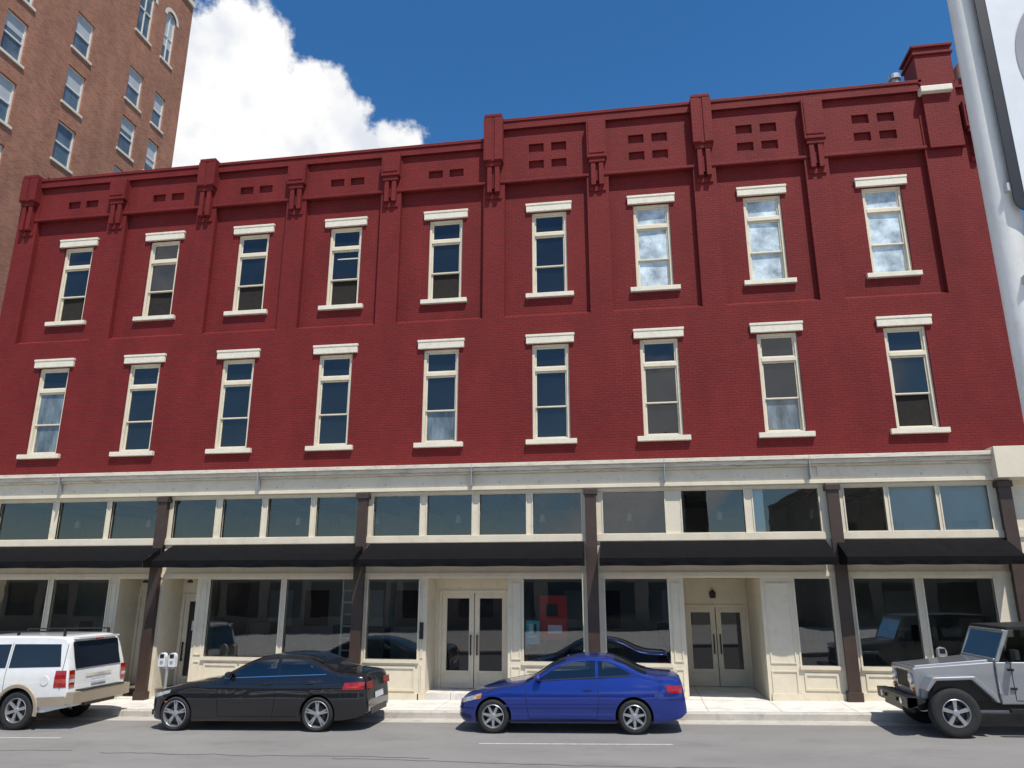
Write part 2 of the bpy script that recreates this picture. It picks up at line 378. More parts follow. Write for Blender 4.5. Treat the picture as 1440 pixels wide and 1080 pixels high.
def door(a,b,z0,z1,y,hside=1):
    t=.13
    mb.box(a,b,y-.02,y+.04,z0,z0+.42,0); mb.box(a,a+t,y-.02,y+.04,z0+.42,z1,0); mb.box(b-t,b,y-.02,y+.04,z0+.42,z1,0); mb.box(a+t,b-t,y-.02,y+.04,z1-t,z1,0)
    for bx in ((a+.08,b-.08,z0+.08,z0+.11),(a+.08,b-.08,z0+.33,z0+.36),(a+.08,a+.11,z0+.11,z0+.33),(b-.11,b-.08,z0+.11,z0+.33)): mb.box(bx[0],bx[1],y-.035,y-.02,bx[2],bx[3],0)
    dg.face([(a+t,y+.01,z0+.42),(b-t,y+.01,z0+.42),(b-t,y+.01,z1-t),(a+t,y+.01,z1-t)])
    hx=b-.09 if hside>0 else a+.06
    mb.box(hx,hx+.035,y-.09,y-.06,z0+.8,z0+1.3,1); mb.box(hx,hx+.035,y-.07,y-.02,z0+.82,z0+.86,1); mb.box(hx,hx+.035,y-.07,y-.02,z0+1.24,z0+1.28,1)
def recess(a,b,y1,fl,ceil):
    mb.face([(a,.12,fl-.5),(a,y1,fl-.5),(a,y1,ceil),(a,.12,ceil)],0); mb.face([(b,.12,fl-.5),(b,y1,fl-.5),(b,y1,ceil),(b,.12,ceil)],0)
    mb.face([(a,.0,ceil),(b,.0,ceil),(b,y1,ceil),(a,y1,ceil)],0)
    mb.box(a,b,.02,y1+.1,fl-.5,fl,2)
recess(-13.80,-12.88,.9,-.18,2.83); recess(-12.48,-11.5,.9,-.16,2.83); recess(-5.15,-3.08,.9,.10,2.83); recess(1.22,3.02,2.4,.09,2.83)
def backwall(a,b,y,z0,z1,da,db,dz):
    mb.box(a,da,y,y+.1,z0,z1,0); mb.box(db,b,y,y+.1,z0,z1,0); mb.box(da,db,y,y+.1,dz,z1,0)
    mb.box(da-.07,da,y-.04,y,z0,dz+.07,0); mb.box(db,db+.07,y-.04,y,z0,dz+.07,0); mb.box(da,db,y-.04,y,dz,dz+.07,0)
backwall(-13.8,-12.88,.9,-.18,2.83,-13.72,-12.96,2.35); door(-13.72,-12.96,-.17,2.35,.93)
backwall(-12.48,-11.5,.9,-.16,2.83,-12.36,-11.62,2.35); door(-12.36,-11.62,-.15,2.35,.93,-1)
backwall(-5.15,-3.08,.9,.10,2.83,-4.98,-3.25,2.45); door(-4.98,-4.125,.11,2.45,.93,1); door(-4.105,-3.25,.11,2.45,.93,-1)
backwall(1.22,3.02,2.4,.09,2.83,1.40,2.95,2.08); door(1.40,2.165,.10,2.08,2.43,1); door(2.185,2.95,.10,2.08,2.43,-1)
mb.lathe([(0,.02),(0,.07),(.14,.09),(.2,.03),(.24,.0)],(2.13,2.32,2.32),'z',12,1); mb.box(2.115,2.145,2.3,2.41,2.5,2.53,1)
mb.box(-5.32,-5.22,-.05,-.025,1.35,1.75,1)
mb.box(-13.30,-13.10,.905,.915,1.3,1.55,3)
mb.box(-12.1,-11.92,.905,.915,1.45,1.7,3)
mb.lathe([(0,.0),(0,.07),(.05,.07),(.09,.0)],(-13.35,.45,2.72),'z',12,1); mb.lathe([(0,.0),(0,.07),(.05,.07),(.09,.0)],(-12.0,.45,2.72),'z',12,1)
mb.obj('entrance_doors',[CREAM,BLACKP,SIDE,WHITEF],B,bevel=.004)
dg.obj('door_glass',[DGLASS],B,recalc=False)
mb=MB()
for a,b in TR:
    k=random.uniform(-.006,.006); mb.face([(a,.07+k,3.90),(b,.07-k,3.90),(b,.07-k,4.93),(a,.07+k,4.93)])
for a,b in GLW:
    k=random.uniform(-.004,.004); mb.face([(a,.07+k,.86),(b,.07-k,.86),(b,.07-k,2.80),(a,.07+k,2.80)])
mb.obj('storefront_glass',[SGLASS],B,recalc=False)
mb=MB()
mb.face([(XL,5,-.6),(XR,5,-.6),(XR,5,5),(XL,5,5)],0); mb.face([(XL,.12,5.0),(XR,.12,5.0),(XR,5,5.0),(XL,5,5.0)],0)
mb.face([(XL,.12,.02),(XR,.12,.10),(XR,5,.10),(XL,5,.02)],1)
for x in (-12.7,-.95,4.85,XL+.02,XR-.02): mb.box(x-.06,x+.06,.3,5,-.4,5,0)
rnd=random.Random(9)
for k in range(16):
    x=-17+k*1.6+rnd.uniform(-.4,.4); y=rnd.uniform(1.4,3.8); w=rnd.uniform(.3,1.0); h=rnd.uniform(.9,1.7)
    if 0.0<x<3.2 and y<2.8: y=3.4
    mb.box(x,x+w,y,y+.6,.1,h,2 if k%2 else 1)
    mb.box(x+.2,x+1.0,4.93,4.97,1.4,2.5,3 if k%2 else 2)
for k in range(22):
    x=-18+k*1.2; mb.lathe([(0,.0),(0,.09),(.2,.06),(.25,0)],(x,1.8,4.35),'z',10,3 if k%2 else 2); mb.box(x-.01,x+.01,1.79,1.81,4.6,5,2)
mb.box(XL,XR,1.76,1.84,4.84,4.88,2)
for x in np.arange(XL+1,XR,1.5): mb.box(x,x+.12,.3,5,4.86,4.99,2)
for xx in (-7.62,-7.25): mb.box(xx,xx+.05,.5,.56,.1,3.0,3)
for k in range(9): mb.box(-7.57,-7.25,.52,.55,.4+k*.3,.43+k*.3,3)
mb.obj('shop_interior',[INTW,INTF,INTD,WHITEF],B,recalc=False)
mb=MB()
for a,b in ((6.17,7.2),(7.31,8.35)): mb.face([(a,.11,3.9),(b,.11,3.9),(b,.11,4.93),(a,.11,4.93)])
mb.face([(3.02,.11,3.9),(3.28,.11,3.9),(3.28,.11,4.93),(3.02,.11,4.93)])
mb.obj('window_blinds',[BLIND],B,recalc=False)
mb=MB()
PR=mat('poster_red',(.50,.025,.025),.5,var=.1); PT=mat('poster_teal',(.04,.55,.65),.5,var=.1); PW=mat('poster_white',(.8,.8,.8),.5); PD=mat('poster_dark',(.02,.02,.02),.5)
mb.box(-2.30,-1.62,.16,.18,1.35,2.40,0); mb.box(-2.64,-2.30,.12,.135,1.25,1.80,1); mb.box(-2.57,-2.38,.11,.12,1.40,1.45,2); mb.box(-2.57,-2.47,.11,.12,1.50,1.73,2); mb.box(-2.44,-2.38,.11,.12,1.50,1.73,3)
mb.box(-2.15,-1.85,.15,.16,1.9,2.2,3); mb.box(-2.1,-1.75,.15,.16,1.5,1.7,2); mb.box(-2.60,-2.56,.12,.14,.5,1.25,3); mb.box(-2.33,-2.29,.12,.14,.5,1.25,3)
mb.obj('window_posters',[PR,PT,PW,PD],B)
mb=MB()
for x in (-18.45,-12.69,-6.94,-.95,4.85,8.65):
    mb.box(x-.11,x+.11,-.17,.0,-.6,5.02); mb.box(x-.14,x+.14,-.20,-.17,-.6,5.02); mb.box(x-.165,x+.165,-.22,.0,-.6,sz(x)+.2); mb.box(x-.17,x+.17,-.24,.0,4.86,5.0)
mb.obj('iron_columns',[BROWN],B,bevel=.008)
mb=MB()
for a,b in ((-18.3,-12.56),(-12.32,-6.86),(-6.72,-1.14),(-.74,4.60),(4.82,8.52),):
    n=60; dpt=-.90
    P=[]
    for k in range(n+1):
        x=a+(b-a)*k/n; sg=.012*math.sin(k*math.pi/n*4)+.006*math.sin(k*.9)
        P.append([(x,-.05,3.70),(x,-.05+dpt*.33,3.555-sg),(x,-.05+dpt*.66,3.41-sg),(x,dpt,3.27),(x,dpt-.004,3.18),(x,dpt+.012*math.sin(k*.8),3.09+.006*math.sin(k*.35))])
    mb.grid(P)
    for x in (a,b): mb.face([(x,-.05,3.70),(x,dpt,3.27),(x,dpt,3.09),(x,-.05,3.12)])
    mb.box(a,b,dpt+.01,dpt+.04,3.24,3.27,0)
mb.obj('awnings',[AWN],B,recalc=False)

# ---------------------------------------------------------------- tall building on the left
T=empty('brick_tower')
TX=-25.0
mb=MB(); fr=MB(); g2=MB()
cols=[.3,3.9,7.43,11.25,13.3]
floors=[4.4+2.97*k for k in range(9)]
Y0,Y1=-1.6,15.05
holes=[]
for i,c in enumerate(cols):
    hw=.56 if i!=4 else .45
    for z in floors: holes.append((c-hw,c+hw,z-1.0,z+1.0))
    holes.append((c-hw,c+hw,31.4,34.7))
tmp=MB(); wall_holes(tmp,Y0,Y1,-2,40,0,holes,.22)
tmp.v=[(TX-v[1],v[0],v[2]) for v in tmp.v]
mb.v+=tmp.v; mb.f+=tmp.f; mb.m+=tmp.m
mb.face([(TX,Y0,-2),(TX-18,Y0,-2),(TX-18,Y0,40),(TX,Y0,40)]); mb.face([(TX,Y1,-2),(TX-18,Y1,-2),(TX-18,Y1,40),(TX,Y1,40)]); mb.face([(TX,Y0,40),(TX-18,Y0,40),(TX-18,Y1,40),(TX,Y1,40)]); mb.face([(TX-18,Y0,-2),(TX-18,Y1,-2),(TX-18,Y1,40),(TX-18,Y0,40)])
mb.obj('brick_walls',[TAN],T,recalc=False)
for h in holes:
    a,b,c,d=h
    arch=c>31
    fr.box(TX-.05,TX+.07,a-.1,b+.1,c-.12,c,1)
    t=.08
    X0,X1=TX-.17,TX-.09
    fr.box(X0,X1,a,a+t,c,d,0); fr.box(X0,X1,b-t,b,c,d,0); fr.box(X0,X1,a+t,b-t,d-t,d,0); fr.box(X0,X1,a+t,b-t,c,c+t,0)
    m=(c+d)/2; fr.box(X0,X1,a+t,b-t,m-.04,m+.04,0)
    g2.face([(TX-.14,a,c),(TX-.14,b,c),(TX-.14,b,d),(TX-.14,a,d)],0)
    if random.random()<.8:
        q=random.choice([.35,.5,.5,.7]); g2.face([(TX-.13,a+t,d-(d-c)*q),(TX-.13,b-t,d-(d-c)*q),(TX-.13,b-t,d-t),(TX-.13,a+t,d-t)],1)
    if arch:
        cy=(a+b)/2; r=(b-a)/2
        for k in range(9):
            a0=math.pi*k/9; a1=math.pi*(k+1)/9
            fr.face([(TX+.02,cy+r*math.cos(a0),d-r+r*math.sin(a0)),(TX+.02,cy+(r+.22)*math.cos(a0),d-r+(r+.22)*math.sin(a0)),(TX+.02,cy+(r+.22)*math.cos(a1),d-r+(r+.22)*math.sin(a1)),(TX+.02,cy+r*math.cos(a1),d-r+r*math.sin(a1))],1)
            fr.face([(TX+.004,cy+r*math.cos(a0),d-r+r*math.sin(a0)),(TX+.004,cy+r*math.cos(a1),d-r+r*math.sin(a1)),(TX+.004,cy+r*math.cos(a1),d+.01),(TX+.004,cy+r*math.cos(a0),d+.01)],2)
        fr.box(X0,X1,cy-.03,cy+.03,c,d,0)
fr.obj('window_frames',[WHITEF,STONE,TAN],T,recalc=False)
g2.obj('window_glass',[GREYG,mat('window_shade',(.45,.47,.47),.4,var=.1)],T,recalc=False)
mb=MB(); mb.box(TX-18.3,TX+.3,Y0-.3,Y1+.3,38.6,39.4,0); mb.box(TX-.1,TX+.12,Y0,Y1,36.6,36.9,0); mb.obj('stone_cornice',[STONE],T)

# ---------------------------------------------------------------- far side of the street (behind the viewer)
A=empty('commercial_building')
BEI=mat('beige_masonry',(.36,.30,.23),.85,var=.12,scale=.8)
mb=MB(); g3=MB()
for (x0,x1,h,nf) in ((-46,-16,5.6,1),(-15.5,4,4.6,1),(12,40,9,2)):
    hs=[]
    n=int((x1-x0)/3)
    for k in range(n):
        for f in range(nf):
            c=x0+(k+.5)*(x1-x0)/n; hs.append((c-.7 if f else c-1.2,c+.7 if f else c+1.2,.6+f*3.6,2.9+f*3.6))
    t=MB(); wall_holes(t,x0,x1,-1,h,0,hs,.2,back=False)
    t.v=[(v[0],-31-v[1],v[2]) for v in t.v]; 
    i=len(mb.v); mb.v+=t.v; mb.f+=[tuple(i+q for q in f) for f in t.f]; mb.m+=t.m
    for hh in hs: g3.face([(hh[0],-31.15,hh[2]),(hh[1],-31.15,hh[2]),(hh[1],-31.15,hh[3]),(hh[0],-31.15,hh[3])])
    mb.face([(x0,-31,-1),(x0,-45,-1),(x0,-45,h),(x0,-31,h)]); mb.face([(x1,-31,-1),(x1,-45,-1),(x1,-45,h),(x1,-31,h)]); mb.face([(x0,-31,h),(x1,-31,h),(x1,-45,h),(x0,-45,h)]); mb.face([(x0,-45,-1),(x1,-45,-1),(x1,-45,h),(x0,-45,h)])
mb.obj('walls',[BEI],A,recalc=False); g3.obj('window_glass',[DGLASS],A,recalc=False)

# ---------------------------------------------------------------- street furniture
def meter(x,y,twin=True):
    e=empty('parking_meter',(x,y,sz(x)))
    mb=MB(); mb.lathe([(0,.06),(.02,.06),(.03,.03),(.9,.03)],(0,0,0),'z',12,0)
    offs=(-.13,.13) if twin else (0,)
    if twin: mb.box(-.16,.16,-.025,.025,.87,.91,0)
    for o in offs:
        pts=[(-.085,0),(.085,0),(.09,.22)]+[(.09*math.cos(a),.22+.10*math.sin(a)) for a in [math.pi*k/8 for k in range(1,8)]]+[(-.09,.22)]
        mb.prism([(o+p[0],.92+p[1]) for p in pts],-.06,.06,1)
        mb.box(o-.055,o+.055,-.068,-.06,1.12,1.21,2); mb.box(o-.04,o+.04,-.066,-.06,.98,1.06,0)
    mb.obj('meter_post_and_heads',[METAL,mat('meter_white' if twin else 'meter_grey',(.65,.66,.66) if twin else (.3,.3,.31),.4),BLACKP],e,bevel=.006)
meter(-11.25,-1.35); meter(6.35,-1.35,False)
Pl=empty('street_light_pole',(2.36,-14.45,sz(2.36)))
mb=MB()
PM=mat('painted_pole',(.62,.62,.60),.55,var=.08,scale=3,bump=.25,bscale=15,dirt=(.36,.34,.31),dirtamt=.6,stretch=(1,1,.3))
mb.lathe([(0,.20),(.05,.2),(.3,.15),(.35,.105),(9.5,.075),(9.55,0)],(0,0,0),'z',40,0)
mb.lathe([(0,.0),(0,.035),(2.2,.03),(2.2,0)],(0,0,9.3),'x',12,0)
mb.prism([(2.1,9.22),(2.9,9.26),(2.9,9.36),(2.1,9.40)],-.14,.14,0)
for z in (2.35,): mb.lathe([(0,.09),(0,.104),(.03,.104),(.03,.09)],(0,0,z),'z',24,1)
mb.obj('pole_and_arm',[PM,METAL],Pl,smooth=rad(40))
S=empty('street_sign',(2.36,-14.45,sz(2.36)))
mb=MB()
def rrect(x0,x1,z0,z1,r,n=6):
    pts=[]
    for cx,cz,a0 in ((x1-r,z0+r,-90),(x1-r,z1-r,0),(x0+r,z1-r,90),(x0+r,z0+r,180)):
        for k in range(n+1):
            a=rad(a0+90*k/n); pts.append((cx+r*math.cos(a),cz+r*math.sin(a)))
    return pts
SW=mat('sign_white',(.60,.63,.66),.4,var=.06,scale=4); SK=mat('sign_black',(.015,.015,.017),.4); SG=mat('sign_grey',(.22,.23,.25),.4)
s0=.0
mb.prism(rrect(s0,s0+1.1,4.70,7.2,.08),-.14,-.13,1); mb.prism(rrect(s0+.06,s0+1.04,4.76,7.14,.05),-.144,-.14,0)
P=[]
for k in range(25):
    a=rad(90+180*k/24); P.append([(s0+.55+.38*math.cos(a),-.148,5.75+.5*math.sin(a)),(s0+.55+.30*math.cos(a),-.148,5.75+.42*math.sin(a))])
mb.grid(P,2)
s1=.05
mb.prism(rrect(s1,s1+.8,3.45,4.60,.08),-.14,-.13,1); mb.prism(rrect(s1+.06,s1+.74,3.51,4.54,.05),-.144,-.14,0)
mb.prism([(.3,3.8),(.75,3.8),(.75,4.25),(.3,4.25)],-.148,-.144,1)
for z in (4.25,4.85,6.6): mb.box(-.02,.8,-.13,-.09,z,z+.05,3)
mb.obj('sign_panels',[SW,SK,SG,METAL],S,recalc=True)

# ---------------------------------------------------------------- vehicles
def pch(pts):
    xs=np.array([p[0] for p in pts],float); ys=np.array([p[1] for p in pts],float)
    h=np.diff(xs); d=np.diff(ys)/h; n=len(xs); m=np.zeros(n)
    m[0]=d[0]; m[-1]=d[-1]
    for i in range(1,n-1):
        if d[i-1]*d[i]>0:
            w1=2*h[i]+h[i-1]; w2=h[i]+2*h[i-1]; m[i]=(w1+w2)/(w1/d[i-1]+w2/d[i])
    def f(x):
        x=min(max(x,xs[0]),xs[-1]); i=min(max(int(np.searchsorted(xs,x))-1,0),n-2)
        t=(x-xs[i])/h[i]
        return float(ys[i]*(1+2*t)*(1-t)**2+m[i]*h[i]*t*(1-t)**2+ys[i+1]*t*t*(3-2*t)+m[i+1]*h[i]*t*t*(t-1))
    return f
TYRE=mat('tyre_rubber',(.018,.018,.018),.85,var=.3,scale=20)
RIM=mat('alloy_rim',(.50,.51,.53),.32,metal=.8,var=.05)
RIMD=mat('wheel_well_dark',(.01,.01,.01),.8)
CGL=glassmat('car_glass',(.30,.34,.34),1.3,.05,.05)
SEAM=mat('panel_gap',(.004,.004,.004),.7)
CHR=mat('chrome',(.7,.7,.72),.12,metal=1,var=.03)
HEAD=mat('headlamp_lens',(.5,.52,.55),.08,metal=.3,var=.4,scale=14,coat=1)
TAIL=mat('tail_lamp_red',(.30,.006,.006),.12,var=.4,scale=12,coat=1)
AMB=mat('amber_lens',(.6,.16,.01),.15,coat=1)
PLATE=mat('licence_plate',(.6,.6,.62),.4,var=.25,scale=25)
def wheel(parent,x,y,r,w,rr,n,side,style=0,rimm=RIM):
    e=MB(); s=side
    prof=[(-w/2,rr),(-w/2,r-.035),(-w/2+.02,r-.01),(-w/2+.05,r),(w/2-.05,r),(w/2-.02,r-.01),(w/2,r-.035),(w/2+.004,(r+rr)/2),(w/2-.012,rr)]
    def L(p,mi,seg=40): e.lathe([(s*a,b) for a,b in p],(0,0,0),'y',seg,mi)
    L(prof,0)
    L([(w/2-.008,rr+.004),(w/2-.002,rr-.006),(w/2-.02,rr-.016),(w/2-.07,rr-.025),(-w/2,rr-.03)],1)
    L([(w/2-.10,rr-.03),(w/2-.10,.0)],2)
    L([(w/2-.085,.0),(w/2-.085,rr*.62),(w/2-.095,rr*.62)],3)
    for k in range(n):
        a=2*math.pi*(k+.25)/n
        for (da) in ((-.12,.12) if style==1 else (0,)):
            w0=.024 if style else .030; w1=.013 if style==1 else (.036 if style==2 else .020)
            i=len(e.v)
            for (rr_,ww,yy) in ((.03,w0,w/2-.035),(rr-.012,w1,w/2-.018)):
                aa=a+(da if rr_>.1 else da*.3)
                c,sn=math.cos(aa),math.sin(aa)
                for q in (-1,1):
                    for dy in (0,-.045):
                        e.v.append((rr_*c-q*ww*sn,s*(yy+dy),rr_*sn+q*ww*c))
            for q in ((0,2,6,4),(0,4,5,1),(2,3,7,6),(1,5,7,3),(0,1,3,2),(4,6,7,5)): e.f.append(tuple(i+z for z in q)); e.m.append(1)
    L([(w/2-.05,.065),(w/2-.022,.055),(w/2-.015,.04),(w/2-.012,.0)],1,24)
    o=e.obj('wheel',[TYRE,rimm,RIMD,INTD],parent,smooth=rad(35)); o.location=(x,y,r)
    return o
class Car:
    def __init__(s,name,loc,L,hw,top,bot,plan,side,rc=.12,wheels=(.7,3.5),wr=.32,arch=.06,paint=None,nexp=3.,glass=()):
        s.e=empty(name,(loc[0],loc[1],gz(loc[0])),(0,-math.atan(SL),0))
        s.L=L; s.top=pch(top); s.bot=pch(bot); s.plan=pch(plan); s.sf=pch(side); s.hw=hw; s.rc=rc; s.n=nexp; s.wr=wr; s.topp=top
        xs=sorted(set([round(L*i/84,4) for i in range(85)]+[p[0] for p in top]+[p[0] for p in plan]))
        xs=[x for i,x in enumerate(xs) if i==0 or x-xs[i-1]>.006]
        mb=MB(); rings=[]
        for x in xs:
            h=s.half(x); ring=[(x,-y,z) for y,z in h]+[(x,y,z) for y,z in h[-2:0:-1]]
            i=len(mb.v); mb.v+=ring; rings.append((i,len(ring)))
        for (a,n),(b,_) in zip(rings,rings[1:]):
            for k in range(n): l=(k+1)%n; mb.f.append((a+k,a+l,b+l,b+k)); mb.m.append(0)
        a,n=rings[0]; mb.f.append(tuple(range(a+n-1,a-1,-1))); mb.m.append(0)
        a,n=rings[-1]; mb.f.append(tuple(range(a,a+n))); mb.m.append(0)
        body=mb.obj('body',[paint,RIMD],None)
        cut=MB()
        for wx in wheels:
            for sd in (-1,1):
                y0,y1=sd*(hw-.30),sd*(hw+.2)
                i=len(cut.v); n=40
                for yy in (y0,y1):
                    for k in range(n):
                        t=2*math.pi*k/n; cut.v.append((wx+(wr+arch)*math.cos(t),yy,wr+(wr+arch)*math.sin(t)))
                for k in range(n): l=(k+1)%n; cut.f.append((i+k,i+l,i+n+l,i+n+k)); cut.m.append(1)
                cut.f.append(tuple(range(i,i+n))); cut.f.append(tuple(range(i+2*n-1,i+n-1,-1))); cut.m+=[1,1]
        for poly in glass:
            cut.prism(poly,-hw-.3,hw+.3,1)
        co=cut.obj('cut',[paint,RIMD],None)
        md=body.modifiers.new('b','BOOLEAN'); md.operation='DIFFERENCE'; md.object=co; md.solver='EXACT'; md.use_self=True
        dgp=bpy.context.evaluated_depsgraph_get(); me=bpy.data.meshes.new_from_object(body.evaluated_get(dgp))
        body.modifiers.clear(); body.data=me; bpy.data.objects.remove(co)
        bm=bmesh.new(); bm.from_mesh(me)
        for f in bm.faces: f.smooth=True
        for ed in bm.edges:
            if len(ed.link_faces)==2 and (ed.calc_face_angle(0)>rad(32) or ed.link_faces[0].material_index!=ed.link_faces[1].material_index): ed.smooth=False
        bm.to_mesh(me); bm.free()
        body.parent=s.e
        s.g=MB(); s.t=MB()
    def half(s,x):
        zt=s.top(x); zb=s.bot(x); rc=min(s.rc,(zt-zb)*.4); zc=zt-rc
        out=[(0,zb)]
        for k in range(15):
            z=zb+(zc-zb)*k/14; y=s.W(x,z)
            if k==0: y*=.965
            out.append((y,z))
        yc=s.W(x,zc)
        for k in range(1,10):
            t=math.pi/2*k/9
            out.append((yc*max(math.cos(t),0)**(2/s.n) if k<9 else 0,zc+rc*math.sin(t)**(2/s.n)))
        return out
    def W(s,x,z): return s.hw*s.plan(x)*s.sf(z)
    def T(s,x,y):
        zt=s.top(x); zb=s.bot(x); rc=min(s.rc,(zt-zb)*.4); zc=zt-rc; yc=s.W(x,zc)
        q=min(abs(y)/yc,1); return zc+rc*(1-q**s.n)**(1/s.n)
    def sp(s,bot,top,mi,off=.006,n=12,m=4,mb=None,sides=(-1,1)):
        mb=mb or s.t
        def rs(p):
            p=np.array(p,float); d=np.r_[0,np.cumsum(np.hypot(*np.diff(p,axis=0).T))]; t=np.linspace(0,d[-1],n+1)
            for dd in d[1:-1]: t[np.argmin(abs(t-dd))]=dd
            return np.c_[np.interp(t,d,p[:,0]),np.interp(t,d,p[:,1])]
        b=rs(bot); t=rs(top)
        for sd in sides:
            P=[]
            for i in range(n+1):
                r=[]
                for j in range(m+1):
                    q=b[i]+(t[i]-b[i])*j/m; r.append((q[0],sd*(s.W(q[0],q[1])+off),q[1]))
                P.append(r)
            mb.grid(P,mi)
    def line(s,pts,w=.010,mi=0,off=.004,sides=(-1,1),n=8):
        for (a,b) in zip(pts,pts[1:]):
            d=np.array(b,float)-np.array(a,float); l=np.hypot(*d); nn=np.array([-d[1],d[0]])/l*w/2
            s.sp([np.array(a)-nn,np.array(b)-nn],[np.array(a)+nn,np.array(b)+nn],mi,off,n,1,sides=sides)
    def tp(s,xa,xb,fa,fb,mi,off=.008,n=16,m=14,mb=None):
        mb=mb or s.g; P=[]
        for i in range(n+1):
            t=i/n; x=xa+(xb-xa)*t; fr=fa+(fb-fa)*t
            zt=s.top(x); yc=s.W(x,zt-min(s.rc,(zt-s.bot(x))*.4))
            P.append([(x,y,s.T(x,y)+off) for y in [yc*fr*(-1+2*j/m) for j in range(m+1)]])
        mb.grid(P,mi)
    def xe(s,z,rear):
        xs=np.linspace(s.L*.5,s.L,400) if rear else np.linspace(s.L*.5,0,400)
        for x in xs:
            if s.top(x)<z: return x
        return s.L if rear else 0.
    def ep(s,y0,y1,z0,z1,mi,rear=True,off=.012,n=8,mb=None):
        mb=mb or s.t; P=[]; sg=1 if rear else -1
        for i in range(n+1):
            z=z0+(z1-z0)*i/n; x=s.xe(z+.0,rear)+sg*off
            P.append([(x,y0,z),(x,y1,z)])
        mb.grid(P,mi)
    def ebox(s,y0,y1,z0,z1,dx,mi,rear=True):
        x=s.xe(z0,rear)
        if rear: s.t.box(x-.05,x+dx,y0,y1,z0,z1,mi)
        else: s.t.box(x-dx,x+.05,y0,y1,z0,z1,mi)
    def done(s,wheels,ww,rr,n,style=0,paint=None,rimm=RIM):
        s.g.obj('windows',[CGL,DGLASS],s.e,recalc=True,smooth=rad(50))
        s.t.obj('trim_and_lights',[SEAM,BLACKP,CHR,HEAD,TAIL,AMB,PLATE,paint,CLAD],s.e,recalc=True,bevel=0)
        for wx in wheels:
            for sd in (-1,1): wheel(s.e,wx,sd*(s.hw-ww/2-.015),s.wr,ww,rr,n,sd,style,rimm)
    def mirror(s,x,z,mi=7):
        for sd in (-1,1):
            y=s.W(x,z)
            c=(x,sd*(y+.10),z+.04)
            n=10
            P=[]
            for i in range(9):
                th=math.pi*i/8; P.append([(c[0]+.07*math.cos(th),c[1]+.10*math.sin(th)*math.cos(2*math.pi*j/n),c[2]+.065*math.sin(th)*math.sin(2*math.pi*j/n)) for j in range(n+1)])
            s.t.grid(P,mi)
            s.t.box(x-.03,x+.03,min(sd*y*.97,sd*(y+.06)),max(sd*y*.97,sd*(y+.06)),z-.01,z+.02,1)
    def handle(s,x,z,mi=7,w=.15):
        for sd in (-1,1):
            y=s.W(x,z); a,b=sorted((sd*(y-.01),sd*(y+.028))); s.t.box(x,x+w,a,b,z,z+.028,mi)
def paint(name,c,metal=.3,rough=.3):
    return mat(name,c,rough,metal=metal,var=.06,scale=2,coat=1)
BLUE=paint('blue_car_paint',(.006,.030,.25),.45,.3); BLACK=paint('black_car_paint',(.006,.007,.011),.2,.25); WHITE=paint('white_car_paint',(.72,.72,.70),0,.35); SILV=paint('silver_car_paint',(.31,.32,.335),.5,.38)
CLAD=mat('tan_cladding',(.36,.30,.22),.5,metal=.2,var=.05)

PLc=lambda L:[(0,.60),(.05,.74),(.14,.85),(.35,.945),(.75,.99),(1.4,1.0),(L-1.2,1.0),(L-.6,.98),(L-.25,.93),(L-.08,.85),(L,.74)]
yc=-2.62
# --- blue coupe
L=4.5
SIDEF=[(.1,.90),(.22,.955),(.40,.985),(.60,1.0),(.74,.99),(.86,.955),(.96,.91),(1.15,.83),(1.40,.70),(1.5,.66)]
c=Car('coupe_car',(-3.55,yc),L,.86,[(0,.50),(.05,.62),(.18,.70),(.45,.78),(.9,.88),(1.32,.95),(1.55,1.05),(2.0,1.29),(2.3,1.385),(2.65,1.42),(3.0,1.40),(3.3,1.31),(3.72,1.12),(3.95,1.07),(4.3,1.045),(4.42,1.0),(4.47,.80),(4.5,.55)],
  [(0,.30),(.12,.22),(.5,.19),(3.9,.20),(4.35,.27),(4.5,.36)],PLc(L),SIDEF,rc=.12,wheels=(.74,3.50),wr=.315,arch=.05,paint=BLUE,
  glass=[[(1.66,.985),(2.76,1.005),(2.76,1.315),(2.37,1.305),(2.12,1.245)],[(2.86,1.01),(3.46,1.07),(3.38,1.12),(3.05,1.29),(2.86,1.315)]])
c.sp([(1.62,.975),(2.78,1.00)],[(2.10,1.255),(2.35,1.315),(2.78,1.325)],0,.007,mb=c.g)
c.sp([(2.84,1.0),(3.50,1.065)],[(2.84,1.325),(3.05,1.30),(3.42,1.12)],0,.007,mb=c.g)
c.sp([(1.58,.955),(3.56,1.05)],[(1.60,.972),(3.58,1.07)],1,.009,n=14,m=1)
c.tp(1.40,2.18,.93,.84,1); c.tp(3.16,3.78,.84,.90,1)
c.line([(1.42,.93),(1.40,.70),(1.46,.27)]); c.line([(2.80,1.0),(2.84,.60),(2.78,.27)]); c.line([(1.46,.27),(2.78,.27)])
c.line([(3.95,1.03),(4.05,.9),(4.12,.80)]); c.line([(.30,.70),(.62,.80),(1.38,.935)]); c.line([(.0,.46),(.36,.46)],.014); c.line([(4.12,.62),(4.45,.62)],.012)
c.sp([(.98,.50),(3.18,.50)],[(.98,.535),(3.18,.535)],7,.018,n=20,m=1)
c.sp([(.06,.54),(.50,.66)],[(.08,.63),(.52,.745)],3,.006); c.sp([(.40,.62),(.50,.65)],[(.41,.68),(.52,.71)],5,.009,n=3)
c.sp([(4.16,.74),(4.44,.74)],[(4.12,.87),(4.43,.87)],4,.006); c.ep(-.70,-.35,.74,.87,4); c.ep(.35,.70,.74,.87,4)
c.ep(-.26,.26,.48,.60,6); c.ebox(-.45,.45,.27,.36,.01,1,False); c.sp([(.02,.30),(.30,.26)],[(.04,.37),(.28,.33)],1,.006,n=6)
c.mirror(1.66,.99); c.handle(2.55,.80)
c.line([(1.0,.235),(3.2,.235)],.03,0,.005)
